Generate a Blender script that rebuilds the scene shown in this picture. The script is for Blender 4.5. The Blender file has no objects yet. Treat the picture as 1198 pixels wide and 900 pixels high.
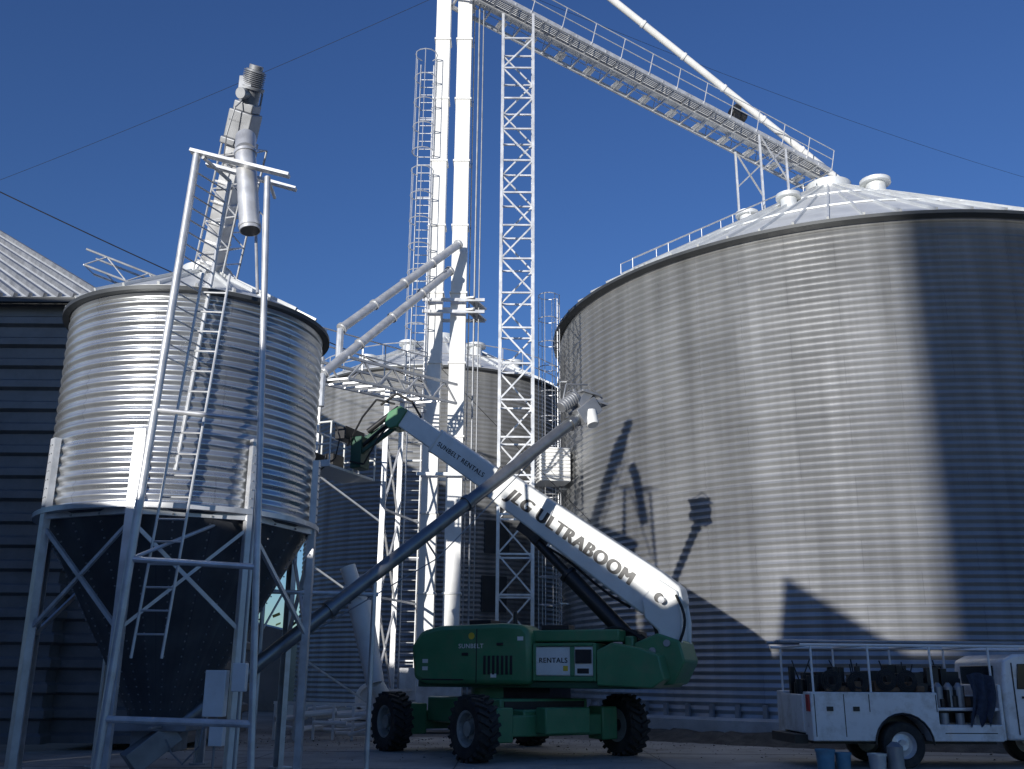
import bpy, math, random
from mathutils import Vector, Matrix
random.seed(7)
sc=bpy.context.scene
sc.view_settings.view_transform='Standard'
try: sc.view_settings.look='None'
except: pass
sc.view_settings.exposure=0
AZ=math.radians(208); EL=math.radians(7.5)
# ---------------- world
w=bpy.data.worlds.new("World"); sc.world=w; w.use_nodes=True
nt=w.node_tree; nt.nodes.clear()
sky=nt.nodes.new('ShaderNodeTexSky'); sky.sky_type='NISHITA'; sky.sun_disc=False
sky.sun_elevation=EL; sky.sun_rotation=AZ; sky.ozone_density=4.2; sky.air_density=1.0; sky.dust_density=0.3; sky.altitude=200
hs=nt.nodes.new('ShaderNodeHueSaturation'); hs.inputs['Saturation'].default_value=1.03; hs.inputs['Hue'].default_value=0.515
bg=nt.nodes.new('ShaderNodeBackground'); bg.inputs[1].default_value=0.15
ow=nt.nodes.new('ShaderNodeOutputWorld')
nt.links.new(sky.outputs[0],hs.inputs['Color']); nt.links.new(hs.outputs[0],bg.inputs[0]); nt.links.new(bg.outputs[0],ow.inputs[0])
sd=Vector((math.sin(AZ)*math.cos(EL),math.cos(AZ)*math.cos(EL),math.sin(EL)))
L=bpy.data.lights.new("sun","SUN"); L.energy=5.0; L.angle=math.radians(0.5); L.color=(1,0.965,0.90)
lo=bpy.data.objects.new("sun",L); sc.collection.objects.link(lo)
lo.rotation_euler=(-sd).to_track_quat('-Z','Y').to_euler()
# ---------------- camera
cam=bpy.data.cameras.new("camera"); co=bpy.data.objects.new("camera",cam); sc.collection.objects.link(co)
cam.sensor_width=36; cam.lens=34.56; cam.clip_end=5000; cam.clip_start=0.1
co.matrix_world=Matrix.Translation((0,0,1.6))@Matrix.Rotation(math.radians(106.5),4,'X')@Matrix.Rotation(math.radians(0.4),4,'Z')
sc.camera=co
# ---------------- materials
def mat(name,base,rough=0.5,metal=0.0,var=0.12,scale=3.0,bump=0.0,dirt=None,dirt_amt=0.0,bscale=30,sheets=None,streak=0.0,coat=0.0,seam=0.82):
    m=bpy.data.materials.new(name); m.use_nodes=True; t=m.node_tree; N=t.nodes; K=t.links
    b=N['Principled BSDF']; b.inputs['Metallic'].default_value=metal
    if coat: b.inputs['Coat Weight'].default_value=coat
    tc=N.new('ShaderNodeTexCoord'); 
    nz=N.new('ShaderNodeTexNoise'); nz.inputs['Scale'].default_value=scale; nz.inputs['Detail'].default_value=6
    K.new(tc.outputs['Object'],nz.inputs['Vector'])
    mr=N.new('ShaderNodeMapRange'); mr.inputs[1].default_value=0.3; mr.inputs[2].default_value=0.7
    mr.inputs[3].default_value=1-var; mr.inputs[4].default_value=1+var
    K.new(nz.outputs[0],mr.inputs[0])
    mul=N.new('ShaderNodeVectorMath'); mul.operation='SCALE'; mul.inputs[0].default_value=base
    K.new(mr.outputs[0],mul.inputs['Scale']); col=mul.outputs[0]
    if sheets:
        R,sw,sh,amt=sheets
        sp=N.new('ShaderNodeSeparateXYZ'); K.new(tc.outputs['Object'],sp.inputs[0])
        at=N.new('ShaderNodeMath'); at.operation='ARCTAN2'; K.new(sp.outputs[0],at.inputs[0]); K.new(sp.outputs[1],at.inputs[1])
        mm=N.new('ShaderNodeMath'); mm.operation='MULTIPLY'; mm.inputs[1].default_value=R; K.new(at.outputs[0],mm.inputs[0])
        cb=N.new('ShaderNodeCombineXYZ'); K.new(mm.outputs[0],cb.inputs[0]); K.new(sp.outputs[2],cb.inputs[1])
        br=N.new('ShaderNodeTexBrick'); K.new(cb.outputs[0],br.inputs['Vector'])
        br.inputs['Color1'].default_value=(1-amt,)*3+(1,); br.inputs['Color2'].default_value=(1+amt,)*3+(1,)
        br.inputs['Mortar'].default_value=(seam,seam,seam+0.01,1); br.inputs['Scale'].default_value=1.0
        br.inputs['Mortar Size'].default_value=0.015; br.inputs['Mortar Smooth'].default_value=0.5
        br.inputs['Brick Width'].default_value=sw; br.inputs['Row Height'].default_value=sh
        m2=N.new('ShaderNodeMix'); m2.data_type='RGBA'; m2.blend_type='MULTIPLY'; m2.inputs[0].default_value=1
        K.new(col,m2.inputs[6]); K.new(br.outputs[0],m2.inputs[7]); col=m2.outputs[2]
        mp=N.new('ShaderNodeMapping'); mp.inputs['Scale'].default_value=(2.2,0.07,1); K.new(cb.outputs[0],mp.inputs[0])
        n3=N.new('ShaderNodeTexNoise'); n3.inputs['Scale'].default_value=1.0; n3.inputs['Detail'].default_value=5; K.new(mp.outputs[0],n3.inputs['Vector'])
        r3=N.new('ShaderNodeMapRange'); r3.inputs[1].default_value=0.35; r3.inputs[2].default_value=0.7; r3.inputs[3].default_value=1+streak*0.5; r3.inputs[4].default_value=1-streak
        K.new(n3.outputs[0],r3.inputs[0])
        m3=N.new('ShaderNodeVectorMath'); m3.operation='SCALE'; K.new(col,m3.inputs[0]); K.new(r3.outputs[0],m3.inputs['Scale']); col=m3.outputs[0]
    if dirt:
        n2=N.new('ShaderNodeTexNoise'); n2.inputs['Scale'].default_value=scale*0.7+0.5; n2.inputs['Detail'].default_value=9; n2.inputs['Roughness'].default_value=0.7
        K.new(tc.outputs['Object'],n2.inputs['Vector'])
        r2=N.new('ShaderNodeMapRange'); r2.inputs[1].default_value=0.48; r2.inputs[2].default_value=0.72; r2.inputs[4].default_value=dirt_amt
        K.new(n2.outputs[0],r2.inputs[0])
        mx=N.new('ShaderNodeMix'); mx.data_type='RGBA'; K.new(r2.outputs[0],mx.inputs[0]); K.new(col,mx.inputs[6]); mx.inputs[7].default_value=tuple(dirt)+(1,)
        col=mx.outputs[2]
    K.new(col,b.inputs['Base Color'])
    rr=N.new('ShaderNodeMapRange'); rr.inputs[3].default_value=max(0.05,rough-0.1); rr.inputs[4].default_value=min(1,rough+0.12)
    K.new(nz.outputs[0],rr.inputs[0]); K.new(rr.outputs[0],b.inputs['Roughness'])
    if bump:
        nb=N.new('ShaderNodeTexNoise'); nb.inputs['Scale'].default_value=bscale; nb.inputs['Detail'].default_value=8
        K.new(tc.outputs['Object'],nb.inputs['Vector'])
        bp=N.new('ShaderNodeBump'); bp.inputs['Strength'].default_value=bump; bp.inputs['Distance'].default_value=0.05
        K.new(nb.outputs[0],bp.inputs['Height']); K.new(bp.outputs[0],b.inputs['Normal'])
    return m
SILO=mat("galv_silo",(0.42,0.425,0.43),0.36,0.7,0.08,0.6,sheets=(11,2.8,0.85,0.03),streak=0.22,seam=0.84)
BINM=mat("galv_bin",(0.62,0.64,0.66),0.28,0.85,0.10,1.2,sheets=(2.25,2.35,0.9,0.04),streak=0.12)
MIDM=mat("galv_mid",(0.32,0.325,0.33),0.45,0.5,0.12,0.8,sheets=(6,2.8,0.85,0.06),streak=0.25)
GALV=mat("galv_steel",(0.62,0.63,0.65),0.38,0.5,0.15,4,dirt=(0.3,0.27,0.24),dirt_amt=0.3)
GALVD=mat("galv_dull",(0.33,0.34,0.36),0.5,0.6,0.2,3)
ROOF=mat("galv_roof",(0.70,0.72,0.73),0.42,0.3,0.10,1.0,dirt=(0.35,0.33,0.3),dirt_amt=0.3)
WHITE=mat("white_paint_steel",(0.80,0.80,0.79),0.4,0.0,0.06,2,dirt=(0.5,0.47,0.43),dirt_amt=0.3)
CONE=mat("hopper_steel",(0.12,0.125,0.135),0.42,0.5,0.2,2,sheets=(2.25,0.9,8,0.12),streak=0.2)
WALL=mat("dark_siding",(0.19,0.19,0.19),0.5,0.3,0.18,0.6,dirt=(0.08,0.08,0.08),dirt_amt=0.5)
BLACK=mat("black_rubber",(0.022,0.022,0.023),0.75,0,0.3,6,bump=0.2,dirt=(0.09,0.08,0.065),dirt_amt=0.55)
BLKM=mat("black_metal",(0.025,0.025,0.027),0.4,0.2,0.2,6)
EDGE=mat("dark_trim",(0.06,0.065,0.07),0.5,0.3)  # plain dark colour shared by eave trim, joints, hatch and gutter
GREEN=mat("green_paint",(0.06,0.22,0.10),0.4,0,0.12,2,dirt=(0.18,0.19,0.12),dirt_amt=0.4,coat=0.2)
LWHITE=mat("lift_white",(0.76,0.77,0.75),0.35,0,0.05,2,dirt=(0.45,0.43,0.38),dirt_amt=0.3,coat=0.3)
TWHITE=mat("truck_white",(0.78,0.78,0.78),0.3,0,0.05,2,dirt=(0.3,0.25,0.19),dirt_amt=0.7,coat=0.5)
AUG=mat("auger_tube",(0.26,0.27,0.28),0.32,0.75,0.15,5)
CONC=mat("concrete",(0.5,0.49,0.47),0.85,0,0.15,1.5,bump=0.2,dirt=(0.25,0.24,0.22),dirt_amt=0.5)
GRND=mat("ground",(0.25,0.235,0.21),0.9,0,0.3,0.35,bump=0.5,bscale=6,dirt=(0.11,0.10,0.09),dirt_amt=0.7)
GLASS=mat("dark_glass",(0.02,0.025,0.03),0.06,0,0.05)
BLUE=mat("blue_plastic",(0.10,0.25,0.36),0.45,0,0.15,8,dirt=(0.2,0.18,0.15),dirt_amt=0.4)
BROWN=mat("rusty_brown",(0.14,0.085,0.05),0.8,0.1,0.3,8)
DENIM=mat("cloth_navy",(0.035,0.045,0.075),0.9,0,0.3,12,bump=0.4)
YEL=mat("yellow_sticker",(0.7,0.5,0.05),0.5)
LEAF=mat("foliage",(0.05,0.075,0.03),0.8,0,0.4,0.5)
RED=mat("red_lens",(0.4,0.02,0.02),0.3)
# ---------------- builder
def empty(name,M=None):
    o=bpy.data.objects.new(name,None); sc.collection.objects.link(o)
    if M is not None: o.matrix_world=M
    return o
class P:
    def __init__(s,name,m,parent=None,bevel=0,origin=None,ang=35):
        s.n=name;s.m=m;s.p=parent;s.b=bevel;s.v=[];s.f=[];s.M=Matrix.Identity(4);s.o=Vector(origin) if origin else None;s.ang=ang
    def add(s,vs,fs):
        k=len(s.v); s.v+= [tuple(s.M@Vector(v)) for v in vs]; s.f+=[tuple(i+k for i in f) for f in fs]
    def tube(s,a,b,r,n=8,r2=None):
        a=Vector(a);b=Vector(b);d=(b-a).normalized(); r2=r if r2 is None else r2
        u=d.orthogonal().normalized(); w_=d.cross(u)
        vs=[];fs=[]
        for i in range(n):
            c=math.cos(2*math.pi*i/n);q=math.sin(2*math.pi*i/n)
            vs.append(a+(u*c+w_*q)*r); vs.append(b+(u*c+w_*q)*r2)
        for i in range(n):
            j=(i+1)%n; fs.append((2*i,2*j,2*j+1,2*i+1))
        fs.append(tuple(2*i for i in reversed(range(n)))); fs.append(tuple(2*i+1 for i in range(n)))
        s.add(vs,fs)
    def path(s,pts,r,n=6):
        for a,b in zip(pts[:-1],pts[1:]): s.tube(a,b,r,n)
    def beam(s,a,b,wd,h=None,up=(0,0,1)):
        a=Vector(a);b=Vector(b);h=wd if h is None else h
        d=(b-a).normalized(); up=Vector(up)
        if abs(d.dot(up))>0.98: up=Vector((0,1,0))
        x=d.cross(up).normalized(); y=x.cross(d)
        vs=[]
        for p in (a,b):
            for sx,sy in((-1,-1),(1,-1),(1,1),(-1,1)): vs.append(p+x*sx*wd/2+y*sy*h/2)
        s.add(vs,[(0,1,2,3),(7,6,5,4),(0,4,5,1),(1,5,6,2),(2,6,7,3),(3,7,4,0)])
    def box(s,x0,x1,y0,y1,z0,z1):
        s.add([(x0,y0,z0),(x1,y0,z0),(x1,y1,z0),(x0,y1,z0),(x0,y0,z1),(x1,y0,z1),(x1,y1,z1),(x0,y1,z1)],
              [(3,2,1,0),(4,5,6,7),(0,1,5,4),(1,2,6,5),(2,3,7,6),(3,0,4,7)])
    def prism(s,pr,y0,y1):
        n=len(pr); vs=[(x,y0,z) for x,z in pr]+[(x,y1,z) for x,z in pr]
        fs=[tuple(range(n)),tuple(reversed(range(n,2*n)))]
        for i in range(n):
            j=(i+1)%n; fs.append((i,i+n,j+n,j))
        s.add(vs,fs)
    def rev(s,prof,n=64,c=(0,0,0),closed=False):
        vs=[];fs=[];m=len(prof)
        for i in range(n):
            a=2*math.pi*i/n
            for r,z in prof: vs.append((c[0]+r*math.cos(a),c[1]+r*math.sin(a),c[2]+z))
        for i in range(n):
            j=(i+1)%n
            for k in range(m-1): fs.append((i*m+k,j*m+k,j*m+k+1,i*m+k+1))
            if closed: fs.append((i*m+m-1,j*m+m-1,j*m,i*m))
        s.add(vs,fs)
    def done(s):
        me=bpy.data.meshes.new(s.n)
        vs=s.v
        if s.o is not None: vs=[tuple(Vector(v)-s.o) for v in vs]
        me.from_pydata(vs,[],s.f); me.materials.append(s.m)
        import bmesh
        bm=bmesh.new(); bm.from_mesh(me); bmesh.ops.recalc_face_normals(bm,faces=bm.faces); bm.to_mesh(me); bm.free()
        me.polygons.foreach_set('use_smooth',[True]*len(me.polygons))
        try: me.set_sharp_from_angle(angle=math.radians(s.ang))
        except: pass
        o=bpy.data.objects.new(s.n,me); sc.collection.objects.link(o)
        if s.o is not None: o.location=s.o
        if s.b:
            bv=o.modifiers.new('b','BEVEL'); bv.width=s.b; bv.segments=2; bv.limit_method='ANGLE'; bv.angle_limit=math.radians(35); bv.harden_normals=False
        if s.p: o.parent=s.p
        return o
def corr(R,z0,z1,pitch,amp,sub=6):
    n=int((z1-z0)/pitch*sub); return [(R+amp*math.cos(2*math.pi*i/sub),z0+(z1-z0)*i/n) for i in range(n+1)]
def lerp(a,b,t): return Vector(a)*(1-t)+Vector(b)*t
def ladder(p,a,b,side,wd=0.45,rr=0.022,sp=0.3):
    a=Vector(a);b=Vector(b);sd_=Vector(side).normalized()*wd/2
    p.tube(a-sd_,b-sd_,rr); p.tube(a+sd_,b+sd_,rr)
    n=int((b-a).length/sp)
    for i in range(1,n): q=lerp(a,b,i/n); p.tube(q-sd_,q+sd_,rr*0.7,6)
def cage(p,a,b,out,rad=0.38,sp=0.9):
    a=Vector(a);b=Vector(b);o=Vector(out).normalized();sdv=o.cross(Vector((0,0,1)))
    n=max(1,int((b-a).length/sp)); rings=[]
    for i in range(n+1):
        c=lerp(a,b,i/n)+o*rad
        pts=[c+(-o*math.cos(t)+sdv*math.sin(t))*rad for t in [math.radians(k) for k in range(30,331,30)]]
        p.path(pts,0.018,5); rings.append(pts)
    for k in range(1,10,2): p.path([r[k] for r in rings],0.014,5)
# ---------------- ground
g=P("ground",GRND); g.add([(-1500,-1500,0),(1500,-1500,0),(1500,1500,0),(-1500,1500,0)],[(0,1,2,3)]); g.done()
pv=P("concrete_pavement",mat("yard_concrete",(0.38,0.37,0.345),0.85,0,0.25,0.5,bump=0.35,bscale=14,dirt=(0.15,0.14,0.125),dirt_amt=0.75))
pv.add([(-9,10,0.004),(14,10,0.004),(14,24.2,0.004),(1,27.5,0.004),(-9,29,0.004)],[(0,1,2,3,4)]); pv.done()
pj=P("pavement_joints",EDGE)
for x in (-5,-1,3,7,11): pj.box(x,x+0.02,10,24,0.0045,0.008)
for y in (14.5,18.6,22.6): pj.box(-9,14,y,y+0.02,0.0045,0.0078)
pj.done()
gr=P("gravel",mat("gravel_stone",(0.24,0.225,0.2),0.9,0,0.4,9))
for i in range(2600):
    x=random.uniform(-9,16);y=random.uniform(20,34);r=random.uniform(0.008,0.03)
    if random.random()<0.6: y=random.gauss(26,1.3)
    vs=[(x+r*random.uniform(-1.3,1.3),y+r*random.uniform(-1.3,1.3),0.002+r*random.uniform(0,1.4)) for _ in range(4)]
    gr.add(vs,[(0,1,2),(0,2,3),(0,3,1),(1,2,3)])
gr.done()
# ---------------- big silo
SC=Vector((12.9,36.3,0)); SR=11.0; EZ=14.25; AP=20.9
S=empty("grain_silo",Matrix.Translation(SC))
p=P("wall",SILO,S); p.rev(corr(SR,0.55,EZ-0.02,0.2,0.030),220); p.done()
p=P("foundation",CONC,S); p.rev([(0,0.0),(SR+0.5,0.0),(SR+0.5,0.5),(SR+0.35,0.56),(0,0.56)],120); p.done()
p=P("roof_deck",ROOF,S); p.rev([(SR+0.22,EZ-0.06),(SR+0.22,EZ),(0.9,AP-0.4),(0.9,AP),(0.85,AP+0.02),(0,AP+0.25)],160); p.done()
p=P("roof_ribs",ROOF,S)
for i in range(72):
    a=2*math.pi*i/72; c,s_=math.cos(a),math.sin(a)
    r0=1.0 if i%2==0 else 4.5
    f=lambda r:(r*c,r*s_,EZ+(AP-0.4-EZ)*(SR+0.22-r)/(SR+0.22-0.9)+0.03)
    p.beam(f(r0),f(SR+0.24),0.07,0.12)
for rr_ in (4.2,8.0):
    z=EZ+(AP-0.4-EZ)*(SR+0.22-rr_)/(SR-0.68)+0.02
    p.rev([(rr_-0.05,z),(rr_-0.05,z+0.05),(rr_+0.05,z+0.03),(rr_+0.05,z-0.03)],72)
p.done()
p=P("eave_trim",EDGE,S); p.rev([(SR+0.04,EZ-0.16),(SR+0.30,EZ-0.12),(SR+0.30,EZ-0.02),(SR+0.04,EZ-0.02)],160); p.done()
p=P("roof_vents",ROOF,S)
def rz(r): return EZ+(AP-0.4-EZ)*(SR+0.22-r)/(SR-0.68)
for r,adeg,sc_ in ((3.2,-78,1),(4.0,200,0.8),(5.2,235,0.8)):
    a=math.radians(adeg); x,y=r*math.cos(a),r*math.sin(a); z=rz(r)
    p.rev([(0.36*sc_,z-0.3),(0.36*sc_,z+0.24),(0.56*sc_,z+0.24),(0.56*sc_,z+0.38),(0.3*sc_,z+0.46),(0,z+0.5)],20,(x,y,0))
p.done()
p=P("roof_handrail",GALV,S)
for adeg in (214,):
    a=math.radians(adeg);c,s_=math.cos(a),math.sin(a);t=Vector((-s_,c,0))*0.3
    pa=Vector((1.2*c,1.2*s_,rz(1.2)+0.1)); pb=Vector((11*c,11*s_,rz(11)+0.1))
    ladder(p,pb,pa,t,0.6,0.02)
    for sg in (-1,1):
        p.tube(pa+t*sg+Vector((0,0,0.35)),pb+t*sg+Vector((0,0,0.35)),0.016)
        for k in range(7): q=lerp(pa,pb,k/6)+t*sg; p.tube(q,q+Vector((0,0,0.35)),0.015)
p.done()
p=P("caged_ladder",GALV,S)
a=math.radians(187);c,s_=math.cos(a),math.sin(a)
la=Vector(((SR+0.25)*c,(SR+0.25)*s_,2.5)); lb=Vector(((SR+0.25)*c,(SR+0.25)*s_,EZ+1.2)); out=Vector((c,s_,0))
ladder(p,la,lb,(-s_,c,0)); cage(p,la+Vector((0,0,0.5)),lb,out)
for zz in (4,8,12): p.beam(Vector((SR*c,SR*s_,zz)),Vector(((SR+0.3)*c,(SR+0.3)*s_,zz)),0.5,0.05)
p.beam(Vector((SR*c,SR*s_,8.3)),Vector(((SR+1.3)*c,(SR+1.3)*s_,8.3)),1.3,0.08)
p.done()
p=P("aeration_duct",WHITE,S,0.02)
a=math.radians(190);p.M=Matrix.Rotation(a,4,'Z')
p.box(SR+0.1,SR+1.2,-0.6,0.6,8.1,9.3)
for k in range(9): p.beam((SR+1.22,-0.6,8.2+k*0.13),(SR+1.26,0.6,8.2+k*0.13),0.05,0.04)
for k in range(9): p.beam((SR+0.12,0.62,8.2+k*0.13),(SR+1.2,0.62,8.2+k*0.13),0.05,0.04)
p.box(SR+0.1,SR+0.8,-0.4,0.4,5.6,6.9)
p.done()
p=P("base_anchors",GALVD,S)
for i in range(90):
    a=2*math.pi*i/90; p.M=Matrix.Rotation(a,4,'Z'); p.box(SR+0.035,SR+0.14,-0.06,0.06,0.56,0.9)
p.done()
# ---------------- mid bins
def bin_(name,cx,cy,R,ez,ap,m,nr=36,pitch=0.19,seg=120):
    E=empty(name,Matrix.Translation((cx,cy,0)))
    p=P("wall",m,E); p.rev(corr(R,0.4,ez,pitch,0.024),seg); p.done()
    p=P("foundation",CONC,E); p.rev([(0,0),(R+0.4,0),(R+0.4,0.4),(0,0.42)],64); p.done()
    p=P("roof",ROOF,E); p.rev([(R+0.15,ez-0.04),(R+0.15,ez),(0.7,ap-0.3),(0.7,ap),(0,ap+0.15)],96)
    for i in range(nr):
        a=2*math.pi*i/nr;c,s_=math.cos(a),math.sin(a)
        p.beam((0.8*c,0.8*s_,ap-0.28),((R+0.17)*c,(R+0.17)*s_,ez+0.03),0.06,0.09)
    for k in range(4):
        a=math.radians(200+k*50); r=R*0.6; z=ez+(ap-ez)*0.4
        p.rev([(0.28,z-0.2),(0.28,z+0.4),(0.45,z+0.4),(0.45,z+0.55),(0,z+0.7)],16,(r*math.cos(a),r*math.sin(a),0))
    p.done()
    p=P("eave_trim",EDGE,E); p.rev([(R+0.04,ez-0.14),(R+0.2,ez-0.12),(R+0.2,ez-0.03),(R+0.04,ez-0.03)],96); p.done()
    p=P("roof_guardrail",GALV,E)
    for z in (ez+0.5,ez+1.0): p.path([((R+0.1)*math.cos(t),(R+0.1)*math.sin(t),z) for t in [math.radians(k) for k in range(180,361,10)]],0.025,5)
    for k in range(180,361,10): t=math.radians(k);p.tube(((R+0.1)*math.cos(t),(R+0.1)*math.sin(t),ez),((R+0.1)*math.cos(t),(R+0.1)*math.sin(t),ez+1.0),0.022,5)
    p.done(); return E
E=bin_("grain_bin",-3.4,45,5.9,14.0,17.3,MIDM)
p=P("wall_hatch",EDGE,E)
p.M=Matrix.Rotation(math.radians(-62),4,'Z'); p.box(5.85,5.98,-0.6,0.5,4.0,5.4); p.box(5.85,5.98,-0.5,0.6,6.3,7.6); p.done()
bin_("grain_bin",8.5,58,6.5,14.5,17.8,MIDM)
# ---------------- hopper bin
HX,HY=-5.7,17.0; H=empty("hopper_bin",Matrix.Translation((HX,HY,0)))
HR=2.18; HZ0=4.05; HZ1=7.6; HAP=8.75
p=P("bin_wall",BINM,H); p.rev(corr(HR,HZ0,HZ1,0.165,0.021,8),128); p.done()
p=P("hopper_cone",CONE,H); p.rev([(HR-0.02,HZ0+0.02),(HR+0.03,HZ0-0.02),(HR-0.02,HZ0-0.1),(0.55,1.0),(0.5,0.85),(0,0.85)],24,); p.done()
p=P("cone_seam_bolts",GALVD,H)
for i in range(24):
    a=2*math.pi*i/24
    for k in range(26):
        t=k/25; r=(HR-0.02)*(1-t)+0.56*t; z=(HZ0-0.12)*(1-t)+1.05*t
        x,y=(r+0.012)*math.cos(a),(r+0.012)*math.sin(a)
        p.beam((x*0.995,y*0.995,z),(x*1.008,y*1.008,z-0.01),0.022,0.022)
p.done()
p=P("roof",ROOF,H); p.rev([(HR+0.1,HZ1-0.04),(HR+0.1,HZ1),(0.45,HAP-0.15),(0.45,HAP+0.05),(0,HAP+0.1)],64)
for i in range(24):
    a=2*math.pi*i/24;c,s_=math.cos(a),math.sin(a); p.beam((0.5*c,0.5*s_,HAP-0.14),((HR+0.11)*c,(HR+0.11)*s_,HZ1+0.02),0.04,0.06)
p.done()
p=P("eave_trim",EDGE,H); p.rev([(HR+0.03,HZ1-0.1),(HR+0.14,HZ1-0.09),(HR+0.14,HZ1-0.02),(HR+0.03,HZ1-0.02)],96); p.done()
p=P("legs",GALV,H)
LR=HR+0.08
for i in range(8):
    a=math.radians(45*i);c,s_=math.cos(a),math.sin(a)
    t=Vector((-s_,c,0)); o=Vector((c,s_,0))
    b0=o*(LR+0.06); 
    p.beam(b0+Vector((0,0,0)),b0+Vector((0,0,5.2)),0.16,0.012,up=o)
    p.beam(b0-t*0.08-o*0.05,b0-t*0.08-o*0.05+Vector((0,0,5.2)),0.012,0.10,up=o)
    p.beam(b0+t*0.08-o*0.05,b0+t*0.08-o*0.05+Vector((0,0,5.2)),0.012,0.10,up=o)
    p.beam(b0+Vector((0,0,0.005)),b0+Vector((0,0,0.03)),0.3,0.3,up=o)
    if i not in (4,):
        a2=math.radians(45*(i+1)); b1=Vector((math.cos(a2),math.sin(a2),0))*(LR+0.02)
        bb=o*(LR+0.02)
        p.beam(bb+Vector((0,0,3.8)),b1+Vector((0,0,2.2)),0.06,0.06)
        if i in (0,2,4,6,5,3): p.beam(b1+Vector((0,0,3.8)),bb+Vector((0,0,2.2)),0.05,0.05)
        p.beam(bb+Vector((0,0,3.95)),b1+Vector((0,0,3.95)),0.08,0.1)
p.rev([(HR+0.04,HZ0-0.06),(HR+0.16,HZ0-0.06),(HR+0.16,HZ0+0.02),(HR+0.04,HZ0+0.02)],64)
p.done()
p=P("leg_bolts",GALVD,H)
for i in range(8):
    a=math.radians(45*i);o=Vector((math.cos(a),math.sin(a),0)); t=Vector((-math.sin(a),math.cos(a),0))
    for k in range(8):
        for sg in (-0.04,0.04):
            q=o*(LR+0.066)+t*sg+Vector((0,0,4.1+k*0.14)); p.tube(q,q+o*0.015,0.012,6)
p.done()
p=P("wall_ladder",GALV,H)
ladder(p,(0.55,-2.55,1.8),(0.95,-2.38,7.75),(1,0.1,0),0.42,0.022,0.32)
p.done()
p=P("slide_gate",GALVD,H,0.01); p.box(-0.6,0.6,-0.6,0.6,0.72,0.86); p.box(-0.35,0.35,-0.35,0.35,0.4,0.72); p.tube((0.2,-0.6,0.79),(0.2,-1.1,0.79),0.03); p.done()
p=P("control_boxes",WHITE,H,0.01)
p.M=Matrix.Translation((1.58,-1.95,0)); p.box(-0.32,-0.02,-0.1,0.1,1.0,1.65); p.box(0.06,0.26,-0.08,0.08,1.35,1.75); p.box(-0.2,0.0,-0.09,0.09,0.6,0.9)
p.done()
p=P("conduit",GALVD,H); p.tube((1.45,-1.95,0),(1.45,-1.95,1.0),0.02); p.tube((1.75,-1.95,0),(1.75,-1.95,5),0.018)
p.path([Vector((1.3,-2.0,1.0)),Vector((1.25,-2.0,0.6)),Vector((1.0,-1.9,0.35)),Vector((0.6,-1.2,0.45)),Vector((0.3,-0.6,0.6))],0.014,6); p.done()
# ---------------- support frame + incline conveyor
F=empty("conveyor_support_frame")
p=P("frame_posts",GALV,F)
A0=Vector((-5.52,14.0,0));A1=Vector((-5.12,14.2,9.65)); B0=Vector((-3.42,14.0,0));B1=Vector((-3.95,14.2,9.25))
p.tube(A0,A1,0.062,12); p.tube(B0,B1,0.05,12)
at=lambda z,A,B: lerp(A,B,z/B.z)
p.tube(at(1.0,A0,A1),at(0.95,B0,B1),0.05,10)
p.tube(at(3.15,A0,A1),at(3.05,B0,B1),0.045,10)
p.tube(at(5.35,A0,A1),at(5.2,B0,B1),0.035,10)
p.tube(at(3.15,A0,A1),at(4.6,B0,B1)+Vector((0,2.6,0)),0.03,8)
C0=A0+Vector((0.25,0.9,0));C1=A1+Vector((0.35,0.7,-0.1)); D1=B1+Vector((-0.1,0.9,0.1))
p.tube(C0+Vector((0.1,0,4.6)),C1,0.035,10); 
for k in range(16):
    z=6.2+k*0.21
    q0=at(z,A0,A1); q1=lerp(C0+Vector((0.1,0,4.6)),C1,(z-4.6)/(C1.z-4.6)); p.tube(q0,q1,0.014,6)
p.beam(A1+Vector((-0.1,-0.02,0.05)),B1+Vector((0.35,-0.02,0.02)),0.14,0.05)
p.beam(A1+Vector((0.0,0.5,0.1)),B1+Vector((0.35,0.5,0.05)),0.12,0.05)
p.tube(A1+Vector((0.1,0,-0.05)),C1,0.03); p.tube(B1,D1,0.03)
p.tube(B1+Vector((0,0,-2)),Vector((-4.4,15.1,9.5)),0.025)
p.done()
N=empty("inclined_conveyor")
c0=Vector((-5.55,16.7,8.65)); c1=Vector((-4.62,15.05,11.25)); d=(c1-c0).normalized()
p=P("casing",GALV,N,0.008)
p.beam(c0,c1-d*0.5,0.30,0.36,up=(0,-0.5,1))
for k in range(8): q=lerp(c0,c1,0.06+k*0.115); p.beam(q-d*0.02,q+d*0.02,0.38,0.44,up=(0,-0.5,1))
p.done()
p=P("truss",GALV,N)
x_=d.cross(Vector((0,-0.5,1))).normalized(); y_=x_.cross(d)
for sg in (-1,1):
    q0=c0+x_*0.24*sg-y_*0.42; q1=c1+x_*0.24*sg-y_*0.42-d*0.8
    p.tube(q0,q1,0.022,6); p.tube(q0+y_*0.6,q1+y_*0.6,0.02,6)
    for k in range(8):
        p.tube(lerp(q0,q1,k/8)+y_*(0.6 if k%2 else 0),lerp(q0,q1,(k+1)/8)+y_*(0 if k%2 else 0.6),0.014,5)
for k in range(9): p.tube(lerp(c0,c1-d*0.8,k/8)-y_*0.42+x_*0.24,lerp(c0,c1-d*0.8,k/8)-y_*0.42-x_*0.24,0.014,5)
p.done()
p=P("head_housing",GALVD,N,0.02)
q=c1-d*0.75
p.beam(q,q+d*0.5,0.44,0.44,up=(0,-0.5,1)); p.beam(q+d*0.5,q+d*0.66,0.36,0.36,up=(0,-0.5,1)); p.beam(q-d*0.12,q+d*0.0,0.5,0.52,up=(0,-0.5,1))
p.done()
p=P("gear_motor",GALVD,N,0.01)
q=c1-d*0.1
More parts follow.
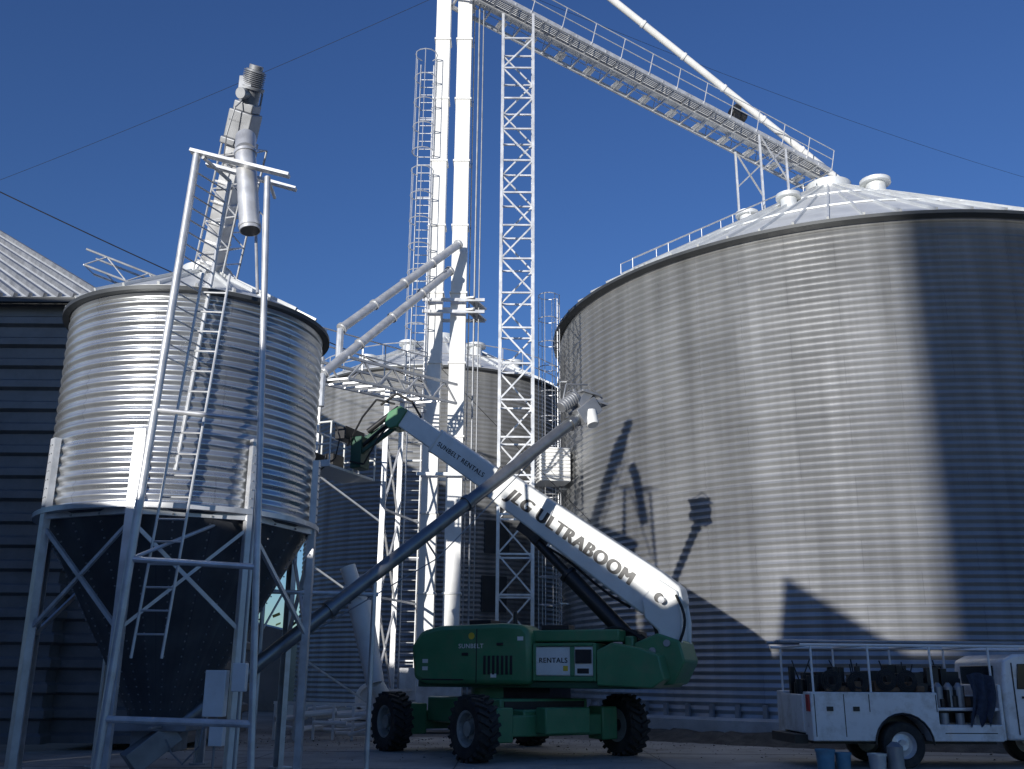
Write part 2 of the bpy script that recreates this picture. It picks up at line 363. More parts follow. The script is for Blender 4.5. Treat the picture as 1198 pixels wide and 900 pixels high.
p.tube(q,q+d*0.25,0.17,20); p.tube(q+d*0.25,q+d*0.3,0.22,20); p.tube(q+d*0.3,q+d*0.58,0.16,20); p.tube(q+d*0.58,q+d*0.66,0.12,20)
for k in range(8): p.tube(q+d*(0.32+k*0.032),q+d*(0.334+k*0.032),0.195,20)
p.tube(q+x_*0.05+d*0.15,q+x_*0.3+d*0.15,0.10,16)
p.box(q.x-0.1,q.x+0.12,q.y-0.32,q.y-0.12,q.z+0.1,q.z+0.35)
p.done()
p=P("cable_guard",GALVD,N)
p.path([q-x_*0.2+d*0.35,q-x_*0.36+d*0.2,q-x_*0.4-d*0.3,q-x_*0.34-d*0.9,q-x_*0.28-d*1.5],0.02,6)
p.path([q+x_*0.1+d*0.1,q+x_*0.35-d*0.1,q+x_*0.42-d*0.6,q+x_*0.3-d*1.3,Vector((-3.98,14.25,8.6)),Vector((-3.8,14.12,6.2))],0.012,6)
p.done()
p=P("discharge_spout",GALV,N)
s1=Vector((-4.18,14.3,8.35)); s0=Vector((-4.42,14.45,9.85))
dd=(s1-s0).normalized()
p.tube(s0,s1,0.165,24); p.tube(s0+dd*0.01,s0+dd*0.06,0.185,24); p.tube(s1-dd*0.12,s1-dd*0.06,0.18,24)
p.tube(s0-dd*0.35+Vector((-0.03,0.2,0.05)),s0,0.17,20)
p.done()
p=P("spout_mouth",BLKM,N); p.tube(s1-dd*0.001,s1+dd*0.006,0.15,24); p.done()
# ---------------- left siding building
LB=empty("steel_storage_building")
bx0,bx1,by0,by1,ez=-22.5,-9.95,22.0,34.0,10.1
def siding(p,corners,z1,pt=0.52):
    prof=[]; z=0.15
    while z<z1-0.1:
        prof+= [(0.11,z),(0.11,z+pt*0.30),(0.0,z+pt*0.42),(0.0,z+pt*0.88)]; z+=pt
    prof.append((0.0,z1))
    vs=[];fs=[];m=len(prof)
    for (x,y,nx,ny) in corners:
        for o,z in prof: vs.append((x+nx*o,y+ny*o,min(z,z1)))
    for i in range(len(corners)-1):
        for k in range(m-1): fs.append((i*m+k,(i+1)*m+k,(i+1)*m+k+1,i*m+k+1))
    p.add(vs,fs)
p=P("siding",WALL,LB)
siding(p,((bx0,by0,0,-1),(bx1,by0,1,-1),(bx1,by1,1,0)),ez)
siding(p,((-10.1,by0+0.5,0,-1),(-7.1,by0+0.5,1,-1),(-7.1,27.5,1,1),(-10.1,27.5,0,1)),8.6)  # lean-to added to cast shade; also the dark wall behind the cone
p.add([(-10.1,by0+0.35,8.85),(-6.95,by0+0.35,8.58),(-6.95,27.6,8.58),(-10.1,27.6,8.85)],[(0,1,2,3)])
p.done()
e0=Vector((bx0-0.1,by0-0.3,ez));e1=Vector((bx1+0.3,by0-0.3,ez));e2=Vector((bx1+0.3,by1,ez));r1=Vector((-16.0,28.0,14.7));r0=Vector((bx0,28.0,14.7));e3=Vector((bx0-0.1,by1,ez))
p=P("roof",ROOF,LB); p.add([e0,e1,e2,r1,r0,e3],[(0,1,3,4),(1,2,3),(2,5,4,3)])
p.done()
p=P("roof_ribs",GALVD,LB)
hd=(r1-e1)
for k in range(34):
    xs=e1-Vector((0.35*k,0,0)); 
    if xs.x<bx0: break
    en=xs+hd
    t=1.0
    if en.x<bx0: t=(xs.x-bx0)/(xs.x-en.x)
    if t>0.02: p.beam(xs+Vector((0,0,0.04)),xs+hd*t+Vector((0,0,0.04)),0.09,0.12)
for k in range(1,11):
    ys=e1+Vector((0,0.6*k,0)); p.beam(ys+Vector((0,0,0.03)),lerp(e1,r1,min(1,0.6*k/6.3)),0.05,0.06)
p.done()
p=P("eave_gutter",EDGE,LB); p.beam(e0+Vector((0,0,-0.08)),e1+Vector((0,0,-0.08)),0.14,0.12); p.beam(e1+Vector((0.0,0.08,-0.08)),e2+Vector((0,0,-0.08)),0.14,0.12); p.done()
T=empty("catwalk_truss")
p=P("truss_beam",GALV,T)
a=Vector((-12.5,26.5,13.0)); b=Vector((-6.0,29.5,11.2)); 
for off in (Vector((0,0,0)),Vector((0,0,0.5)),Vector((0,0.7,0)),Vector((0,0.7,0.5))): p.tube(a+off,b+off,0.035,6)
for k in range(12):
    u0=Vector((0,0,0.5 if k%2 else 0));u1=Vector((0,0,0 if k%2 else 0.5))
    p.tube(lerp(a,b,k/12)+u0,lerp(a,b,(k+1)/12)+u1,0.022,5)
    p.tube(lerp(a,b,k/12),lerp(a,b,k/12)+Vector((0,0.7,0)),0.022,5)
p.tube(b,(b.x,b.y,0),0.09,10)
p.done()
# ---------------- unseen blocks behind the camera, added and shaped to cast shade
px=lambda P_,q: Vector((0.883*P_-0.469*q, -0.469*P_-0.883*q,0))
def block(name,prof,q0=6,q1=18):
    SB=empty(name); p=P("shade_block_faces",WALL,SB)  # faces of the added shade caster
    n=len(prof); vs=[px(a_,q0)+Vector((0,0,z)) for a_,z in prof]+[px(a_,q1)+Vector((0,0,z)) for a_,z in prof]
    fs=[tuple(range(n)),tuple(reversed(range(n,2*n)))]+[(i,i+n,(i+1)%n+n,(i+1)%n) for i in range(n)]
    p.add(vs,fs); p.done()
block("shade_block_left",[(-40,0),(-40,12.7),(-17.2,12.7),(-17.2,0)])  # added unseen caster, keeps the left building's front wall in shade
block("shade_block_stepped",[(-17.1,0),(-17.1,5.8),(-15.7,5.8),(-15.4,9.4),(-14.0,6.3),(-10.7,6.1),(-10.6,9.0),(-6.9,6.4),(-6.4,6.6),(-6.1,8.6),(-3.2,6.6),(-2.0,6.6),(-2.0,0)],6,14)  # added unseen caster, outline cut so bin top and boom stay sunlit
block("shade_block_far",[(-2.3,0),(-2.3,29.2),(14,29.2),(14,0)],85,100)  # added unseen caster, set far off for a soft-edged shadow on the silo
block("shade_block_right",[(-1.9,0),(-1.9,6.8),(5,6.8),(5,0)],6.5,14)  # added unseen shade caster beside the stepped block
# ---------------- bucket elevator
BE=empty("bucket_elevator")
p=P("leg_casings",WHITE,BE,0.01)
for x in (-2.52,-1.76):
    p.box(x-0.25,x+0.25,29.8,30.25,0.9,28.5)
    z=1.5
    while z<28.3:
        p.box(x-0.29,x+0.29,29.76,30.29,z,z+0.07); z+=2.4
p.box(-2.95,-1.35,29.6,30.5,28.5,30.6); p.done()
p=P("boot",GALV,BE,0.02); p.box(-2.9,-1.4,29.6,30.5,0.1,1.3); p.box(-3.2,-2.7,29.5,30.4,0.9,1.8); p.done()
p=P("ladder",GALV,BE); ladder(p,(-3.05,30,1),(-3.05,30,22.2),(1,0,0)); cage(p,(-3.05,29.95,18.5),(-3.05,29.95,22.3),(0,-1,0)); 
cage(p,(-3.05,29.95,9.5),(-3.05,29.95,17.8),(0,-1,0))
for z in range(2,22,3): p.beam((-3.3,30,z),(-2.75,30,z),0.04,0.04)
p.done()
p=P("conduits",GALVD,BE)
for x in (-1.42,-1.25,-1.1): p.tube((x,30,0),(x,30,27),0.02 if x!=-1.25 else 0.03)
p.done()
p=P("bracket_platforms",GALV,BE)
for z,xe in ((7.5,-0.3),(12.8,-0.9),(13.2,-0.9)):
    p.beam((-2.9,29.6,z),(xe,29.6,z),0.07,0.1); p.beam((-2.9,30.45,z),(xe,30.45,z),0.07,0.1)
    p.beam((-1.4,29.5,z+0.05),(-1.0,30.6,z+0.05),0.3,0.05)
p.done()
LT=empty("lattice_tower")
p=P("tower_lattice",GALV,LT)
x0,x1,y0,y1=-0.40,0.66,29.7,30.75
cs=[(x0,y0),(x1,y0),(x1,y1),(x0,y1)]
for c in cs: p.beam((c[0],c[1],0),(c[0],c[1],24.1),0.09,0.09)
z=0.3;k=0
while z<24:
    for i in range(4):
        a_,b_=cs[i],cs[(i+1)%4]
        p.beam((*a_,z),(*b_,z),0.055,0.055)
        if (k+i)%2: a_,b_=b_,a_
        if z<22.9: p.beam((*a_,z),(*b_,z+1.2),0.05,0.05)
    z+=1.2;k+=1
p.done()
# ---------------- catwalk conveyor to silo
CW=empty("conveyor_catwalk")
a=Vector((-2.0,29.6,24.75)); b=Vector((12.3,36.1,21.05)); d=(b-a).normalized(); sx=d.cross(Vector((0,0,1))).normalized(); up=sx.cross(d)
p=P("conveyor_trough",WHITE,CW,0.01)
p.beam(a+up*0.45,b+up*0.45,0.42,0.5)
for k in range(16): q=lerp(a,b,k/15)+up*0.45; p.beam(q-d*0.03,q+d*0.03,0.5,0.6)
p.done()
p=P("truss_frame",GALV,CW)
for s_ in (-0.65,0.35,0.95): 
    p.beam(a+sx*s_,b+sx*s_,0.07,0.16)
n=26
for k in range(n+1):
    q=lerp(a,b,k/n); p.beam(q-sx*0.7,q+sx*1.0,0.06,0.08)
p.done()
p=P("walkway_grating",GALVD,CW); 
for k in range(7): p.beam(a+sx*(0.42+k*0.08)+up*0.1,b+sx*(0.42+k*0.08)+up*0.1,0.02,0.04)
p.done()
p=P("splice_plates",WHITE,CW)
for k in range(13): q=lerp(a,b,(k+0.5)/13)-up*0.02; p.beam(q-d*0.16-sx*0.3,q+d*0.16-sx*0.3,0.45,0.03)
p.done()
p=P("handrail",GALV,CW)
for s_ in (-0.7,1.0):
    for h in (0.5,0.95): p.tube(a+sx*s_+up*h,b+sx*s_+up*h,0.02,6)
    for k in range(14): q=lerp(a,b,k/13)+sx*s_; p.tube(q,q+up*0.95,0.02,6)
p.done()
p=P("drive_motor",BLKM,CW,0.02)
q=lerp(a,b,0.74)+up*1.0+sx*0.2; p.tube(q-d*0.35,q+d*0.35,0.2,14); p.beam(q-up*0.3-d*0.1,q+up*0.35-d*0.1,0.3,0.3); p.done()
p=P("roof_support_legs",GALV,CW)
for t in (0.78,0.86):
    for s_ in (-0.6,0.9):
        q=lerp(a,b,t)+sx*s_; r=(Vector((q.x,q.y,0))-SC).length; p.beam(q,(q.x,q.y,rz(r)-0.1),0.08,0.08)
for s_ in (-0.6,0.9):
    q=lerp(a,b,0.78)+sx*s_; q2=lerp(a,b,0.86)+sx*s_; p.beam(q,(q2.x,q2.y,q2.z-1.4),0.05,0.05); p.beam(q2,(q.x,q.y,q.z-1.6),0.05,0.05)
p.done()
GS=empty("gravity_spout")
p=P("spout_pipe",WHITE,GS)
ga=Vector((-1.6,30.2,30.0)); gb=Vector((13.3,36.1,21.1)); p.tube(ga,gb,0.14,14)
for k in range(1,9): q=lerp(ga,gb,k/9);dv=(gb-ga).normalized(); p.tube(q-dv*0.04,q+dv*0.04,0.17,14)
p.done()
for (a,b) in (((-1.75,29.45,15.1),(-4.8,25.9,10.85)),((-2.0,29.3,14.1),(-5.1,25.3,9.35))):
    G=empty("inclined_spout"); p=P("pipe",GALV,G); a=Vector(a);b=Vector(b); p.tube(a,b,0.13,14); dv=(b-a).normalized()
    for k in range(5): q=lerp(a,b,k/4*0.98+0.01); p.tube(q-dv*0.03,q+dv*0.03,0.165,14)
    p.tube(b,b+Vector((0,0,-0.9)),0.1,10)
    p.done()
SP=empty("service_platform")
p=P("platform_frame",GALV,SP)
a=Vector((-5.4,25.5,9.2)); b=Vector((-2.7,29.4,9.6)); 
for off in ((0,0,0),(0,0,0.6),(1.0,-0.3,0),(1.0,-0.3,0.6)):
    o=Vector(off); p.beam(a+o,b+o,0.07,0.07)
for k in range(8):
    q0=lerp(a,b,k/8);q1=lerp(a,b,(k+1)/8); p.beam(q0+Vector((0,0,0.6*(k%2))),q1+Vector((0,0,0.6*((k+1)%2))),0.045,0.045)
    p.beam(q0+Vector((1,-0.3,0.6*(k%2))),q1+Vector((1,-0.3,0.6*((k+1)%2))),0.045,0.045)
    p.beam(q0,q0+Vector((1,-0.3,0)),0.05,0.05)
for (x,y) in ((-3.55,27.0),(-3.3,28.6),(-5.3,26.0)):
    p.beam((x,y,0),(x,y,9.5),0.14,0.14)
for z in (1.2,3.6,6.0): 
    p.beam((-3.55,27.0,z),(-3.3,28.6,z+2.2),0.05,0.05); p.beam((-3.3,28.6,z),(-3.55,27.0,z+2.2),0.05,0.05)
    p.beam((-5.3,26,z+0.8),(-3.55,27,z-0.4),0.045,0.045); p.beam((-3.55,27.0,z),(-2.8,29.6,z),0.06,0.06)
for h in (1.1,1.6): p.tube(a+Vector((0,0,h)),b+Vector((0,0,h)),0.025,6)
for k in range(6): q=lerp(a,b,k/5); p.tube(q+Vector((0,0,0.6)),q+Vector((0,0,1.6)),0.022,6)
p.done()
DU=empty("transfer_duct")
p=P("duct",WHITE,DU); p.tube((-4.1,25,4.2),(-3.75,25,3.3),0.2,16); p.tube((-3.75,25,3.3),(-3.25,24.8,1.4),0.3,16,0.22); p.tube((-3.25,24.8,1.4),(-2.7,25.4,0.4),0.2,16)
p.tube((-3.9,25,3.5),(-3.85,25,3.6),0.33,16)
p.done()
# ---------------- grain auger
AU=empty("grain_auger")
a0=Vector((-5.75,16.55,0.42)); a1=Vector((1.65,20.9,7.2)); d=(a1-a0).normalized()
p=P("auger_tube",AUG,AU); p.tube(a0,a1,0.13,20)
for t in (0.03,0.34,0.66,0.95): q=lerp(a0,a1,t); p.tube(q-d*0.05,q+d*0.05,0.165,20)
p.done()
p=P("truss_cable",GALVD,AU)
sx=d.cross(Vector((0,0,1))).normalized(); up=sx.cross(d)
m_=lerp(a0,a1,0.55)
p.tube(lerp(a0,a1,0.2),m_-up*0.5,0.012,5); p.tube(m_-up*0.5,lerp(a0,a1,0.93),0.012,5); p.tube(m_,m_-up*0.5,0.02,5)
p.done()
p=P("intake_hopper",GALVD,AU,0.01); p.beam(a0-d*0.3,a0+d*0.5,0.5,0.35); p.done()
p=P("head_drive",GALVD,AU,0.015)
p.beam(a1-d*0.35,a1+d*0.25,0.36,0.36); p.beam(a1-d*0.15+up*0.22,a1+d*0.3+up*0.3,0.18,0.2); 
p.tube(a1+up*0.4-d*0.55,a1+up*0.4-d*0.05,0.13,16); p.beam(a1+d*0.05-sx*0.2+up*0.55,a1+d*0.05-sx*0.2-up*0.2,0.3,0.06)
for k in range(6): p.tube(a1+up*0.4-d*(0.12+k*0.07),a1+up*0.4-d*(0.14+k*0.07),0.15,14)
p.tube(a1+d*0.1+up*0.2,a1+d*0.1+up*0.2-sx*0.3,0.22,20)
p.tube(a1+d*0.32-up*0.0,a1+d*0.44,0.12,12); p.beam(a1+d*0.2+up*0.15,a1+d*0.5-up*0.15,0.25,0.06)
p.beam(a1+d*0.1+up*0.45,a1+d*0.45+up*0.1,0.3,0.05)
p.path([a1+up*0.5-d*0.4,a1+up*0.75-d*0.1,a1+up*0.45+d*0.4,a1+d*0.55],0.02,6)
p.done()
p=P("discharge_chute",WHITE,AU,0.01); p.tube(a1+Vector((0.05,-0.05,-0.05)),a1+Vector((0.12,-0.15,-0.36)),0.16,16,0.13); p.done()
AS=empty("auger_support_stand")
p=P("stand",GALV,AS)
p.tube((-2.51,18.45,0),(-2.51,18.45,3.24),0.045,10); p.tube((-4.35,17.45,2.98),(-2.45,18.48,3.02),0.04,10); p.tube((-4.3,17.48,0),(-4.3,17.48,2.98),0.04,10)
p.tube((-4.0,17.65,2.98),(-4.3,17.5,2.3),0.02); p.done()
# ---------------- boom lift
ang=math.atan2(-0.39,0.92)
BL=empty("boom_lift",Matrix.Translation((-0.1,22.5,0))@Matrix.Rotation(ang,4,'Z'))
CH=Matrix.Rotation(math.radians(33.3)-ang,4,'Z')
p=P("chassis",GREEN,BL,0.03); p.M=CH
p.box(-1.1,1.1,-1.5,1.5,0.62,1.15); p.box(-1.45,1.45,-1.95,-1.55,0.45,0.85); p.box(-1.45,1.45,1.55,1.95,0.45,0.85)
p.box(-0.8,0.8,-1.9,1.9,0.6,0.95); p.tube((0,0,1.1),(0,0,1.4),0.75,28)
for sx_ in (-1,1):
    for sy in (-1,1): p.box(sx_*1.3-0.2,sx_*1.3+0.2,sy*1.75-0.25,sy*1.75+0.25,0.35,1.0)
p.box(-0.55,0.55,-2.3,-1.95,0.5,1.0)
p.done()
p=P("axles",BLKM,BL); p.M=CH
for sy in (-1,1): p.tube((-1.7,sy*1.75,0.62),(1.7,sy*1.75,0.62),0.13,12)
p.box(-1.0,1.0,-1.52,-1.46,0.7,1.1)
p.M=Matrix.Identity(4); p.box(0.2,1.3,-0.7,0.6,1.1,1.4)
p.done()
p=P("tires",BLACK,BL,0); pr=P("wheel_rims",mat("rim_paint",(0.34,0.36,0.35),0.5,0.2,0.2,5,dirt=(0.15,0.13,0.1),dirt_amt=0.7),BL); ph=P("hub_bolts",GALVD,BL)
for sx_ in (-1,1):
    for sy in (-1,1):
        W=CH@Matrix.Translation((sx_*1.85,sy*1.75,0.62))@Matrix.Rotation(math.radians(90),4,'Y')
        p.M=W; pr.M=W; ph.M=W
        p.rev([(0.34,-0.19),(0.42,-0.225),(0.54,-0.225),(0.575,-0.18),(0.575,0.18),(0.54,0.225),(0.42,0.225),(0.34,0.19)],40,closed=True)
        for k in range(22):
            for s2 in (-1,1):
                a=2*math.pi*(k+0.25*s2)/22
                p.M=W@Matrix.Rotation(a,4,'Z')@Matrix.Translation((0.592,0,s2*0.115))@Matrix.Rotation(s2*0.5,4,'X')
                p.box(-0.04,0.035,-0.032,0.032,-0.12,0.12)
        o=sx_
        pr.rev([(0,0.05*o),(0.12,0.07*o),(0.14,0.16*o),(0.0,0.17*o)],20)
        pr.rev([(0.0,0.05*o),(0.26,0.04*o),(0.30,0.17*o),(0.345,0.19*o),(0.35,-0.19*o),(0.0,-0.15*o)],32)
        for k in range(10):
            a=2*math.pi*k/10; ph.tube((0.2*math.cos(a),0.2*math.sin(a),0.04*o),(0.2*math.cos(a),0.2*math.sin(a),0.09*o),0.018,6)
p.done();pr.done();ph.done()
p=P("turntable_deck",mat("dark_green",(0.02,0.085,0.045),0.45),BL,0.02); p.box(-1.6,3.3,-1.05,1.05,1.36,1.5); p.box(-0.5,2.8,-0.4,0.4,1.5,2.2); p.done()
HO=0.58
p=P("engine_hood",GREEN,BL,0.10); p.M=Matrix.Translation((HO,0,0))
p.prism([(-2.2,1.52),(-2.28,2.2),(-2.05,2.52),(-1.6,2.62),(-0.1,2.66),(0.35,2.62),(0.5,2.45),(0.5,1.42),(-1.9,1.42)],-1.25,-0.4)
p.prism([(-2.0,1.5),(-2.1,2.2),(-1.8,2.45),(0.4,2.45),(1.2,2.35),(1.2,1.5)],0.42,1.22)
p.done()
p=P("hood_details",BLKM,BL,0.01); p.M=Matrix.Translation((HO,0,0))
for k in range(7): p.box(-0.55+k*0.1,-0.49+k*0.1,-1.262,-1.24,1.62,2.0)
p.box(-2.0,-1.0,-1.258,-1.24,1.50,1.53); p.box(-0.72,-0.70,-1.262,-1.24,1.45,2.55); p.box(-1.05,-0.9,-1.27,-1.24,2.0,2.06); p.box(-0.25,-0.1,-1.27,-1.24,2.2,2.26)
p.box(-1.0,-0.5,-1.0,-0.5,2.6,2.74); p.tube((-0.1,-0.6,2.6),(-0.1,-0.6,2.92),0.05,12); p.box(-1.9,-1.6,-0.35,0.3,1.5,2.45)
p.box(-1.6,2.0,-0.36,-0.3,1.5,2.3)
p.done()
p=P("tank_side",LWHITE,BL,0.03); p.box(1.13,2.42,-1.1,-0.4,1.6,2.18); p.done()
p=P("tank_frame",GREEN,BL,0.015); p.box(1.09,1.16,-1.13,-0.4,1.5,2.24); p.box(2.39,2.46,-1.13,-0.4,1.5,2.24); p.box(1.16,2.39,-1.13,-0.4,2.185,2.25); p.box(1.16,2.39,-1.13,-0.4,1.5,1.595)
p.box(1.9,2.0,-1.125,-1.09,1.6,2.18); p.done()
p=P("upper_rail",GREEN,BL,0.03); p.box(1.0,2.9,-0.95,-0.45,2.28,2.52)
p.prism([(2.47,1.42),(2.47,2.1),(2.8,2.25),(3.35,2.15),(3.75,2.0),(3.85,1.55),(3.6,1.38)],-1.15,1.15); p.done()
p=P("control_panel",BLKM,BL,0.01); p.box(2.02,2.36,-1.14,-1.0,1.85,2.12); p.box(1.2,1.8,-0.9,-0.5,2.52,2.62); p.box(2.05,2.3,-1.11,-1.09,1.65,1.75); p.done()
p=P("boom_link",LWHITE,BL,0.04)
lk=[(3.25,3.15),(3.62,3.55),(4.0,3.3),(4.08,2.7),(4.05,2.02),(3.62,1.98),(3.58,2.5),(3.3,2.75)]
p.prism(lk,-0.46,-0.34); p.prism(lk,0.34,0.46); p.box(3.68,4.0,-0.34,0.34,2.05,3.2)
p.done()
p=P("link_base",GREEN,BL,0.04); p.prism([(3.2,1.4),(3.1,2.25),(3.6,2.45),(4.05,2.3),(4.15,1.9),(3.9,1.45)],-0.62,0.62)
p.box(2.9,3.1,-0.6,0.6,1.5,2.4); p.done()
p=P("link_pins",GALVD,BL)
for x,z in ((3.72,3.1),(3.8,2.25),(3.5,2.1)): p.tube((x,-0.66,z),(x,0.66,z),0.07,14)
p.done()
th=math.atan2(4.62,6.5); c_,s_=math.cos(th),math.sin(th)
BF=Matrix(((-c_,0,s_,3.6),(0,1,0,0),(s_,0,c_,3.12),(0,0,0,1)))
p=P("boom_base_section",LWHITE,BL,0.05); p.M=BF
p.prism([(-0.38,-0.25),(-0.42,0.25),(-0.2,0.47),(0.3,0.5),(4.7,0.40),(4.7,-0.33),(0.9,-0.44),(0.2,-0.45)],-0.33,0.33)
p.done()
p=P("boom_collar",BLKM,BL,0.01); p.M=BF; p.box(4.66,4.76,-0.35,0.35,-0.35,0.42); p.tube((0,-0.5,0.05),(0,0.5,0.05),0.1,16)
p.done()
p=P("boom_fly_section",LWHITE,BL,0.04); p.M=BF
p.box(4.7,6.6,-0.27,0.27,-0.26,0.33); p.box(6.6,7.8,-0.22,0.22,-0.2,0.27); p.box(6.56,6.65,-0.285,0.285,-0.28,0.35)
p.done()
p=P("boom_nose",GREEN,BL,0.03); p.M=BF; p.prism([(7.75,-0.22),(7.75,0.26),(8.0,0.25),(8.2,-0.05),(8.1,-0.35),(7.9,-0.37)],-0.26,0.26); p.done()
p=P("lift_cylinder",BLKM,BL)
ca=Vector((2.95,-0.0,2.3)); cb=BF@Vector((3.3,0,-0.48)); cm=lerp(ca,cb,0.62)
p.tube(ca+Vector((0,-0.16,0)),cm+Vector((0,-0.16,0)),0.17,20); p.tube(cm+Vector((0,-0.16,0)),cb+Vector((0,-0.16,0)),0.1,16)
p.tube(cm+Vector((0,-0.16,0))-(cb-ca).normalized()*0.08,cm+Vector((0,-0.16,0)),0.2,20)
p.box(2.8,3.12,-0.35,0.35,2.15,2.5)
p.M=BF; p.box(3.0,3.6,-0.3,0.3,-0.55,-0.34)
p.done()
p=P("hydraulic_hoses",BLACK,BL)
for y in (-0.3,-0.1,0.1):
    pts=[Vector((3.0+0.5*math.sin(t*3.1),y,2.3+0.9*t-0.3*math.sin(t*3.14))) for t in [k/10 for k in range(11)]]
    p.path(pts,0.028,7)
    pts=[Vector((2.1+1.2*t,y-0.2,2.3+0.28*math.sin(t*3.14))) for t in [k/8 for k in range(9)]]; p.path(pts,0.03,7)
for y in (-0.5,-0.56):
    p.path([Vector((4.0+0.16*math.sin(t*3.14),y,3.2-1.0*t)) for t in [k/8 for k in range(9)]],0.025,6)
p.M=BF
p.path([Vector((0.5+k*0.5,-0.1,-0.5-0.04*math.sin(k*1.3))) for k in range(7)],0.03,6)
p.path([Vector((7.3,-0.25,0.3)),Vector((7.7,-0.35,0.5)),Vector((8.2,-0.35,0.45)),Vector((8.45,-0.3,0.0))],0.03,6)
p.done()
tip=BF@Vector((7.98,0,-0.08)); bk=Vector((-4.3,0,6.95))
p=P("jib_arm",mat("jib_dark_green",(0.02,0.08,0.05),0.45,0,0.1,2),BL,0.02)
p.beam(tip+Vector((0,0.12,0.1)),bk+Vector((0.3,0.12,0.3)),0.10,0.13,up=(1,0,0)); p.beam(tip+Vector((0,-0.12,-0.22)),bk+Vector((0.35,-0.12,-0.1)),0.10,0.11,up=(1,0,0))
p.beam(lerp(tip,bk,0.35)+Vector((0,0,0.1)),lerp(tip,bk,0.6)+Vector((0,0,-0.2)),0.08,0.08)
p.box(bk.x+0.15,bk.x+0.45,-0.22,0.22,bk.z-0.45,bk.z+0.35)
p.done()
p=P("jib_cylinder",BLKM,BL); p.tube(tip+Vector((0,0,0.3)),bk+Vector((0.5,0,0.5)),0.07,12); p.tube(tip+Vector((0.2,-0.1,0.2)),bk+Vector((0.4,-0.1,0.1)),0.05,12)
p.path([tip+Vector((0,-0.2,0.35)),tip+Vector((-0.5,-0.25,0.5)),bk+Vector((0.5,-0.3,0.8)),bk+Vector((0.1,-0.3,0.1))],0.025,6)
p.path([tip+Vector((0,-0.2,0.0)),tip+Vector((-0.4,-0.25,-0.5)),bk+Vector((0.6,-0.3,-0.4)),bk+Vector((0.2,-0.3,-0.3))],0.022,6)
p.done()
p=P("basket",LWHITE,BL)
x0,x1,y0,y1,z0=bk.x-0.85,bk.x+0.1,-1.05,1.05,bk.z-0.55
p.box(x0,x1,y0,y1,z0,z0+0.06); p.box(x0,x1,y0,y0+0.02,z0+0.06,z0+0.16); p.box(x0,x0+0.02,y0,y1,z0+0.06,z0+0.16)
for z in (0.55,1.1):
    p.path([(x0,y0,z0+z),(x1,y0,z0+z),(x1,y1,z0+z),(x0,y1,z0+z),(x0,y0,z0+z)],0.024,8)
for x,y in ((x0,y0),(x1,y0),(x1,y1),(x0,y1),(x0,0),(x1,0),((x0+x1)/2,y0),((x0+x1)/2,y1)): p.tube((x,y,z0),(x,y,z0+1.1),0.022,8)
p.done()
p=P("basket_controls",BLKM,BL,0.02); p.box(x1-0.25,x1+0.06,-0.5,0.4,z0+0.8,z0+1.12); p.box(x0+0.1,x1-0.5,y0+0.1,-0.5,z0+0.06,z0+0.4); p.box(x0+0.05,x0+0.3,0.1,0.6,z0+0.06,z0+0.6)
p.tube((x0+0.3,y0+0.05,z0+1.1),(x0+0.3,y0+0.05,z0+1.3),0.09,12); p.box(x0+0.0,x0+0.2,-0.8,-0.6,z0+0.98,z0+1.2)
p.path([(x1,-0.9,z0+1.1),(x1+0.2,-0.95,z0+0.7),(x1+0.1,-0.95,z0+0.2),(x1-0.4,-0.95,z0-0.12),(x0+0.2,-1.0,z0+0.02)],0.02,6); p.done()
def text(body,M,size,m,parent,name,sh=0.0,bold=0,st=0.022,sp=None):
    for i in range(-bold,bold+1):
        c=bpy.data.curves.new(name,'FONT'); c.body=body; c.size=size; c.extrude=0.001; c.shear=sh; c.space_character=sp or (1.12 if bold else 1.0)
        c.materials.append(m); o=bpy.data.objects.new(name,c); sc.collection.objects.link(o); o.parent=parent
        o.matrix_local=M@Matrix.Translation((i*size*st,(i%2)*size*0.014,0.0006*(i+bold)))
def TM(org): return Matrix(((c_,s_,0,org.x),(0,0,-1,org.y),(-s_,c_,0,org.z),(0,0,0,1)))
text("JLG",TM(BF@Vector((4.2,-0.334,-0.10))),0.40,BLKM,BL,"boom_lettering",sh=0.25,bold=3,st=0.024,sp=1.16)
text("ULTRABOOM",TM(BF@Vector((3.35,-0.334,-0.11))),0.40,BLKM,BL,"boom_lettering",sh=0.0,bold=3,st=0.024,sp=1.14)
text("SUNBELT RENTALS",TM(BF@Vector((6.5,-0.274,-0.03))),0.16,BLKM,BL,"fly_lettering",bold=1)
text("RENTALS",Matrix(((1,0,0,1.22),(0,0,-1,-1.104),(0,1,0,1.86),(0,0,0,1))),0.14,BLKM,BL,"side_lettering",bold=1)
text("SUNBELT",Matrix(((1,0,0,-0.55),(0,0,-1,-1.254),(0,1,0,2.15),(0,0,0,1))),0.13,LWHITE,BL,"hood_lettering",bold=1)
p=P("hood_logo",YEL,BL); p.tube((-0.25,-1.25,2.4),(-0.25,-1.256,2.4),0.07,20); p.box(1.75,1.85,-1.106,-1.09,1.7,1.8); p.done()
p=P("warning_stickers",LWHITE,BL)
for x,z in ((-1.4,1.7),(-1.4,1.85),(0.8,2.3),(0.2,1.56)): p.box(x,x+0.13,-1.256,-1.24,z,z+0.08)
p.done()
